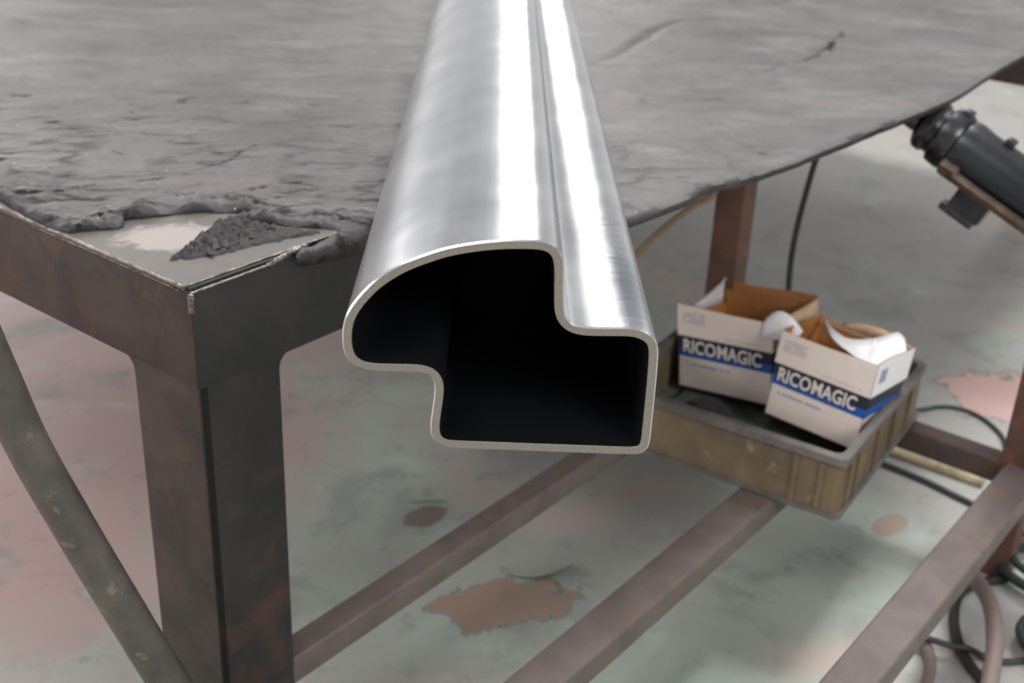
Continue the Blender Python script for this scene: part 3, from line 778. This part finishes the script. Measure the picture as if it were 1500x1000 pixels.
# ------------------------------------------------------------------ cartons
def rotvec(v):
    v = V(v); return Matrix.Rotation(v.length, 4, v.normalized())
def text_mesh(txt, bold):
    cu = bpy.data.curves.new('t', 'FONT'); cu.body = txt; cu.offset = bold; cu.extrude = 0.0; cu.resolution_u = 3
    o = bpy.data.objects.new('t', cu); COL.objects.link(o)
    bpy.context.view_layer.update()
    me = bpy.data.meshes.new_from_object(o.evaluated_get(bpy.context.evaluated_depsgraph_get()))
    bpy.data.objects.remove(o); bpy.data.curves.remove(cu)
    return me
def place_text(bm, txt, bold, x0, x1, z0, z1, y, mi=0):
    me = text_mesh(txt, bold)
    xs = [v.co.x for v in me.vertices]; ys = [v.co.y for v in me.vertices]
    ax, bx, ay, by = min(xs), max(xs), min(ys), max(ys)
    for v in me.vertices:
        v.co = V((x0+(v.co.x-ax)/(bx-ax)*(x1-x0), y, z0+(v.co.y-ay)/(by-ay)*(z1-z0)))
    bm.from_mesh(me); bpy.data.meshes.remove(me)
def wall_panel(bm, a, b, z0, ztops, inward, th_, mo, mi_in):
    """upright card wall from a to b, uneven top heights; outer material mo, inner mi_in"""
    n_ = len(ztops); A = []
    for k in range(n_):
        p = V(a).lerp(V(b), k/(n_-1))
        A.append([bm.verts.new((p.x, p.y, z0)), bm.verts.new((p.x, p.y, ztops[k])), bm.verts.new((p.x+inward[0]*th_, p.y+inward[1]*th_, ztops[k])), bm.verts.new((p.x+inward[0]*th_, p.y+inward[1]*th_, z0))])
    for p, q in zip(A, A[1:]):
        for i, m_ in ((0, mo), (1, mi_in), (2, mi_in), (3, mo)):
            f = bm.faces.new((p[i], p[(i+1) % 4], q[(i+1) % 4], q[i])); f.material_index = m_
    bm.faces.new(A[0][::-1]); bm.faces.new(A[-1])
def carton(label, pos, rv, S, variant):
    w, d, h = S
    root = thing('paper_carton', label, 'box', pos)
    root.matrix_world = Matrix.Translation(pos) @ rotvec(rv)
    t = .0012; zl = h*.625
    # body
    bm = bmesh.new()
    box(bm, (.0022, .0022, 0), (w-.0022, d-.0022, .0012))
    i_ = .0022
    for a, b, inw in (((i_, i_), (w-i_, i_), (0, 1)), ((w-i_, i_), (w-i_, d-i_), (-1, 0)), ((w-i_, d-i_), (i_, d-i_), (0, -1)), ((i_, d-i_), (i_, i_), (1, 0))):
        wall_panel(bm, (*a, 0), (*b, 0), 0, [h*(.72 if variant == 1 and inw == (1, 0) else .9)]*2, inw, t, 0, 1)
    obj('carton_body', bm, ['card_w', 'kraft'], root, recalc=True)
    # deep lid sleeve, torn open on top
    bm = bmesh.new(); random.seed(variant)
    def tops(f): return [h+f(k/12) for k in range(13)]
    if variant == 1:
        wall_panel(bm, (0, 0, 0), (w, 0, 0), zl, tops(lambda s: -.001*math.sin(3*s)-.004*s), (0, 1), t, 0, 1)
        wall_panel(bm, (w, 0, 0), (w, d, 0), zl, tops(lambda s: -.010+.006*s+.002*math.sin(9*s)), (-1, 0), t, 2, 1)
        wall_panel(bm, (w, d, 0), (0, d, 0), zl, tops(lambda s: .001*math.sin(7*s)), (0, -1), t, 2, 1)
        wall_panel(bm, (0, d, 0), (0, 0, 0), zl, [h*.74]*13, (1, 0), t, 0, 1)
    else:
        wall_panel(bm, (0, 0, 0), (w, 0, 0), zl, tops(lambda s: -.001*math.sin(4*s)), (0, 1), t, 0, 1)
        wall_panel(bm, (w, 0, 0), (w, d, 0), zl, tops(lambda s: .001+.002*math.sin(5*s)), (-1, 0), t, 3, 1)
        wall_panel(bm, (w, d, 0), (0, d, 0), zl, tops(lambda s: -.004+.003*math.sin(8*s)), (0, -1), t, 0, 4)
        wall_panel(bm, (0, d, 0), (0, 0, 0), zl, tops(lambda s: -.001+.001*math.sin(9*s)), (1, 0), t, 0, 1)
    obj('lid', bm, ['card_w', 'kraft', 'kraft_l', 'card_ww', 'kraft_l'], root)
    # printed band
    zb = h*.375; zm = h*.475; y = .0016; e = .0006
    bm = bmesh.new(); box(bm, (.0016, y, zm), (w-.0016, y+e, zl-.0006)); box(bm, (w-.0016-e, y, zm), (w-.0016, d*.96, zl-.0006)); band = obj('black_band', bm, 'black', root)
    bm = bmesh.new(); box(bm, (.0016, y, zb), (w-.0016, y+e, zm)); box(bm, (w-.0016-e, y, zb), (w-.0016, d*.96, zm)); obj('blue_band', bm, 'blue', root)
    bm = bmesh.new(); x0, x1 = w*.065, w*.885; z0, z1 = zb+h*.048, zl-h*.040
    place_text(bm, 'RICO', .022, x0, x0+(x1-x0)*.425, z0, z1, y-.0006); place_text(bm, 'MAGIC', .022, x0+(x1-x0)*.445, x1, z0, z1, y-.0006)
    obj('lettering', bm, 'cream', band, recalc=False)
    bm = bmesh.new(); g = h*.014
    place_text(bm, 'RICO', .075, x0-g*.8, x0+(x1-x0)*.425+g*.8, z0-g, z1+g, y-.0003); place_text(bm, 'MAGIC', .075, x0+(x1-x0)*.445-g*.8, x1+g*.8, z0-g, z1+g, y-.0003)
    obj('lettering_outline', bm, 'navy', band, recalc=False)  # dark printed outline around the letters
    # fine print: rows of tiny strokes too small to read
    random.seed(40+variant)
    def strokes(bm, x0, x1, z0, z1, rows, y, duty=.7, step=.0016):
        rh = (z1-z0)/rows
        for r_ in range(rows):
            x = x0
            while x < x1:
                l = random.uniform(.6, 1.8)*step
                if random.random() < duty: box(bm, (x, y-.0003, z0+rh*(r_+.2)), (min(x+l, x1), y, z0+rh*(r_+.72)))
                x += l+step*.35
    bm = bmesh.new(); strokes(bm, w*.06, w*.30, h*.78, h*.92, 4, -.0001, .9); obj('fine_print', bm, 'print_g', root)
    bm = bmesh.new(); strokes(bm, w*.50, w*.90, h*.665, h*.69, 1, -.0001, .9); obj('fine_print', bm, 'print_g', root)
    bm = bmesh.new(); strokes(bm, w*.10, w*.56, h*.265, h*.315, 1, .0021, .8, .0022); obj('fine_print', bm, 'print_b', root)
    bm = bmesh.new(); box(bm, (w, d*.12, h*.76), (w+.0003, d*.3, h*.92)); obj('fine_print', bm, 'print_b', root)
    # torn flaps
    if variant == 1:
        bm = bmesh.new(); rows = []
        Q = [((.0, .70, -.030), (.015, .97, -.001)), ((.03, .45, -.030), (.010, .94, .003)), ((.06, .30, -.030), (.06, .74, .002)), ((.09, .18, -.028), (.15, .53, .001)), ((.12, .08, -.026), (.22, .30, .001)), ((.14, .03, -.022), (.28, .10, .000))]
        Q = [((.0, .95, -.030), (.0, .97, .004)), ((.0, .75, -.030), (.05, .78, .003)), ((.0, .5, -.030), (.08, .55, .002)), ((.0, .25, -.030), (.12, .30, .002)), ((.0, .06, -.030), (.16, .06, .001))]
        for B, T_ in zip(crom([q[0] for q in Q], 4), crom([q[1] for q in Q], 4)):
            rows.append([((B.x+(T_.x-B.x)*q)*w, (B.y+(T_.y-B.y)*q)*d, h+B.z+(T_.z-B.z)*q) for q in (0, .4, .8, 1)]+[((T_.x+.045+.03*math.sin(T_.y*6))*w, T_.y*d, h+T_.z+.001)])
        sheet(bm, rows, .0009); obj('flap', bm, 'card_ww', root, 'all')
        bm = bmesh.new(); rows = []
        for k in range(9):
            s = k/8; x_ = w*(.86+.38*s); hh = .036*math.sin(math.pi*(.2+.72*s))
            rows.append([(x_+.004*q, -.001-.006*math.sin(s*2)+.010*s*q, h-.026+.010*s+hh*q) for q in (0, .35, .7, 1)])
        sheet(bm, rows, .0009); obj('flap', bm, 'card_ww', root, 'all')
        bm = bmesh.new(); rows = []
        for k in range(9):
            s = k/8; rows.append([(w+.0005+.006*math.sin(q*2.4)*math.sin(math.pi*s), d*(.1+.9*s), h-.003-.026*q*(1-.3*s)) for q in (0, .4, .7, 1)])
        sheet(bm, rows, .0009); obj('flap', bm, 'kraft_l', root, 'all')
    else:
        bm = bmesh.new(); rows = []
        Bs = [(.11, .83, 0), (.38, .38, 0), (.58, .18, 0), (.79, .04, 0), (.95, .015, 0), (.985, .32, 0), (.985, .80, 0)]
        Ts = [(.06, .92, .0), (.256, .64, .001), (.46, .49, .001), (.62, .50, .005), (.72, .75, .0075), (.79, 1.0, .0105), (.88, 1.0, .0055)]
        for B, T_ in zip(crom(Bs, 5), crom(Ts, 5)):
            rows.append([((B.x+(T_.x-B.x)*q)*w, (B.y+(T_.y-B.y)*q)*d, h-.001+T_.z*q-.006*math.sin(math.pi*q)*(1 if B.x < .9 else .2)) for q in (0, .25, .5, .75, 1)])
        sheet(bm, rows, .0009); obj('flap', bm, 'card_ww', root, 'all')
        bm = bmesh.new(); rows = []
        for k in range(13):
            s = k/12; rows.append([(w*(.22+.75*s), d-.002+.004*q, h-.006+q*(.010*math.sin(math.pi*s)+.002)) for q in (0, .5, 1)])
        sheet(bm, rows, .0009); obj('flap', bm, 'kraft_l', root, 'all')
    return root
def scaled(pos, k): return V((pos[0]*k, pos[1]*k, CAM_Z+(pos[2]-CAM_Z)*k))
carton('open white carton with kraft inside and a blue band, behind the other carton', scaled((.2126, 1.3888, .4411), 1.012), (-.0868, -.1087, -.654), (.1340, .122, .1105), 1)
carton('white carton with curled white flap leaning at the crate corner, in front of the other', scaled((.3084, 1.3118, .4485), .985), (-.1021, .0739, -.6801), (.1220, .106, .1070), 2)

# ------------------------------------------------------------------ power tool clamped to the rear post
tip = V((.478, 1.492, .7815)); tail = V((.664, 1.352, .680))
ax = (tail-tip); LA = ax.length; ax.normalize()
side = ax.cross(V((0, 0, 1))).normalized(); upv = side.cross(ax)
TM = Matrix((ax, side, upv)).transposed().to_4x4(); TM.translation = tip
G = thing('power_tool', 'black cylindrical power tool with a brown side lever near the table edge', 'tool', tip)
G.matrix_world = TM
bm = bmesh.new(); lathe(bm, [(.004, -.004), (.015, .0), (.018, .004), (.018, .022), (.022, .026), (.022, .034)]); obj('nozzle', bm, 'copper', G, 35)
bm = bmesh.new(); lathe(bm, [(.022, .020), (.030, .024), (.033, .028), (.033, .036), (.030, .040), (.030, .046), (.037, .050), (.038, .066), (.035, .072)]); obj('collar', bm, 'toolm', G, 35)
bm = bmesh.new(); lathe(bm, [(.030, .070), (.035, .074), (.036, .085), (.034, .10), (.034, LA-.03), (.031, LA-.008), (.02, LA)]); obj('casing', bm, 'toolb', G, 35)
bm = bmesh.new(); box(bm, (.092, -.004, -.046), (.205, .010, -.036), .003, Matrix.Rotation(math.radians(52), 4, 'X')); 
box(bm, (.072, -.010, -.044), (.098, .014, -.030), .006, Matrix.Rotation(math.radians(52), 4, 'X')); obj('lever', bm, 'lever', G, 35)
bm = bmesh.new(); box(bm, (.105, -.013, -.066), (.150, .010, -.030), .003, Matrix.Rotation(math.radians(8), 4, 'X')); obj('switch_block', bm, 'toolb', G, 35)
bm = bmesh.new(); box(bm, (.098, -.014, -.074), (.146, .011, -.064), .003, Matrix.Rotation(math.radians(8), 4, 'X')); obj('switch_plate', bm, 'toolm', G, 35)
for q in (.055, .115):
    bm = bmesh.new(); box(bm, (q, -.012, .030), (q+.012, .006, .041), .002); obj('lug', bm, 'toolm', G, 35)
bm = bmesh.new(); box(bm, (.168, -.012, .030), (.196, .012, .105), .005); obj('handle', bm, 'toolb', G, 35)
# clamp that carries it on the post
bm = bmesh.new(); box(bm, (.866, -.426, .650), (.942, -.350, .700), .003)
o = obj('post_clamp', bm, 'toolm', None, 35); o.location = (CX, CY, 0); o.rotation_euler = (0, 0, ROTT); tag(o, 'dark steel clamp on the rear right post holding the power tool', 'clamp')

# ------------------------------------------------------------------ light
wd = bpy.data.worlds.new('world'); SC.world = wd; wd.use_nodes = True
nt = wd.node_tree; bg = nt.nodes['Background']
tc = nt.nodes.new('ShaderNodeTexCoord'); sx = nt.nodes.new('ShaderNodeSeparateXYZ'); rp = nt.nodes.new('ShaderNodeValToRGB')
nt.links.new(tc.outputs['Generated'], sx.inputs[0]); nt.links.new(sx.outputs[2], rp.inputs['Fac']); nt.links.new(rp.outputs['Color'], bg.inputs['Color'])
e = rp.color_ramp.elements; e[0].position = 0.0; e[0].color = (.86, .85, .845, 1); e[1].position = .8; e[1].color = (.72, .72, .74, 1)
for p_, c_ in ((.16, .80), (.36, .44)):
    q_ = e.new(p_); q_.color = (c_, c_, c_*1.01, 1)
bg.inputs['Strength'].default_value = .78
def area(name, loc, target, sx_, sy_, power, col=(1, 1, 1)):
    l = bpy.data.lights.new(name, 'AREA'); l.shape = 'RECTANGLE'; l.size = sx_; l.size_y = sy_; l.energy = power; l.color = col
    o = bpy.data.objects.new(name, l); COL.objects.link(o); o.location = loc
    o.rotation_euler = (V(target)-V(loc)).to_track_quat('-Z', 'Y').to_euler(); return o
area('ceiling_light', (-1.2, -.6, 3.6), (0, 1.6, .4), 1.6, 1.0, 40, (1, .98, .96))
area('fill_light', (1.7, -1.1, 2.3), (.4, 1.4, .4), 1.2, 1.0, 45)  # added fill with no known fixture, brightens the crate and cartons
area('fill_light', (-3.0, .2, 1.5), (-.3, 1.8, .3), 1.6, 1.2, 40, (1, .97, .95))  # added fill with no known fixture, lifts the floor below the table
area('ceiling_light', (.9, 2.3, 3.4), (.4, 1.2, .3), .9, .7, 75)
area('strip_light', (-.05, 7.0, 3.6), (.05, 2.0, .8), .45, 5.0, 70, (1, .98, .97))
area('strip_light', (-2.6, 5.0, 3.4), (-.3, 1.5, .8), .4, 3.0, 60, (1, .98, .97))
area('strip_light', (2.8, 5.5, 3.4), (.5, 2, .5), .4, 3.0, 20, (1, .98, .97))
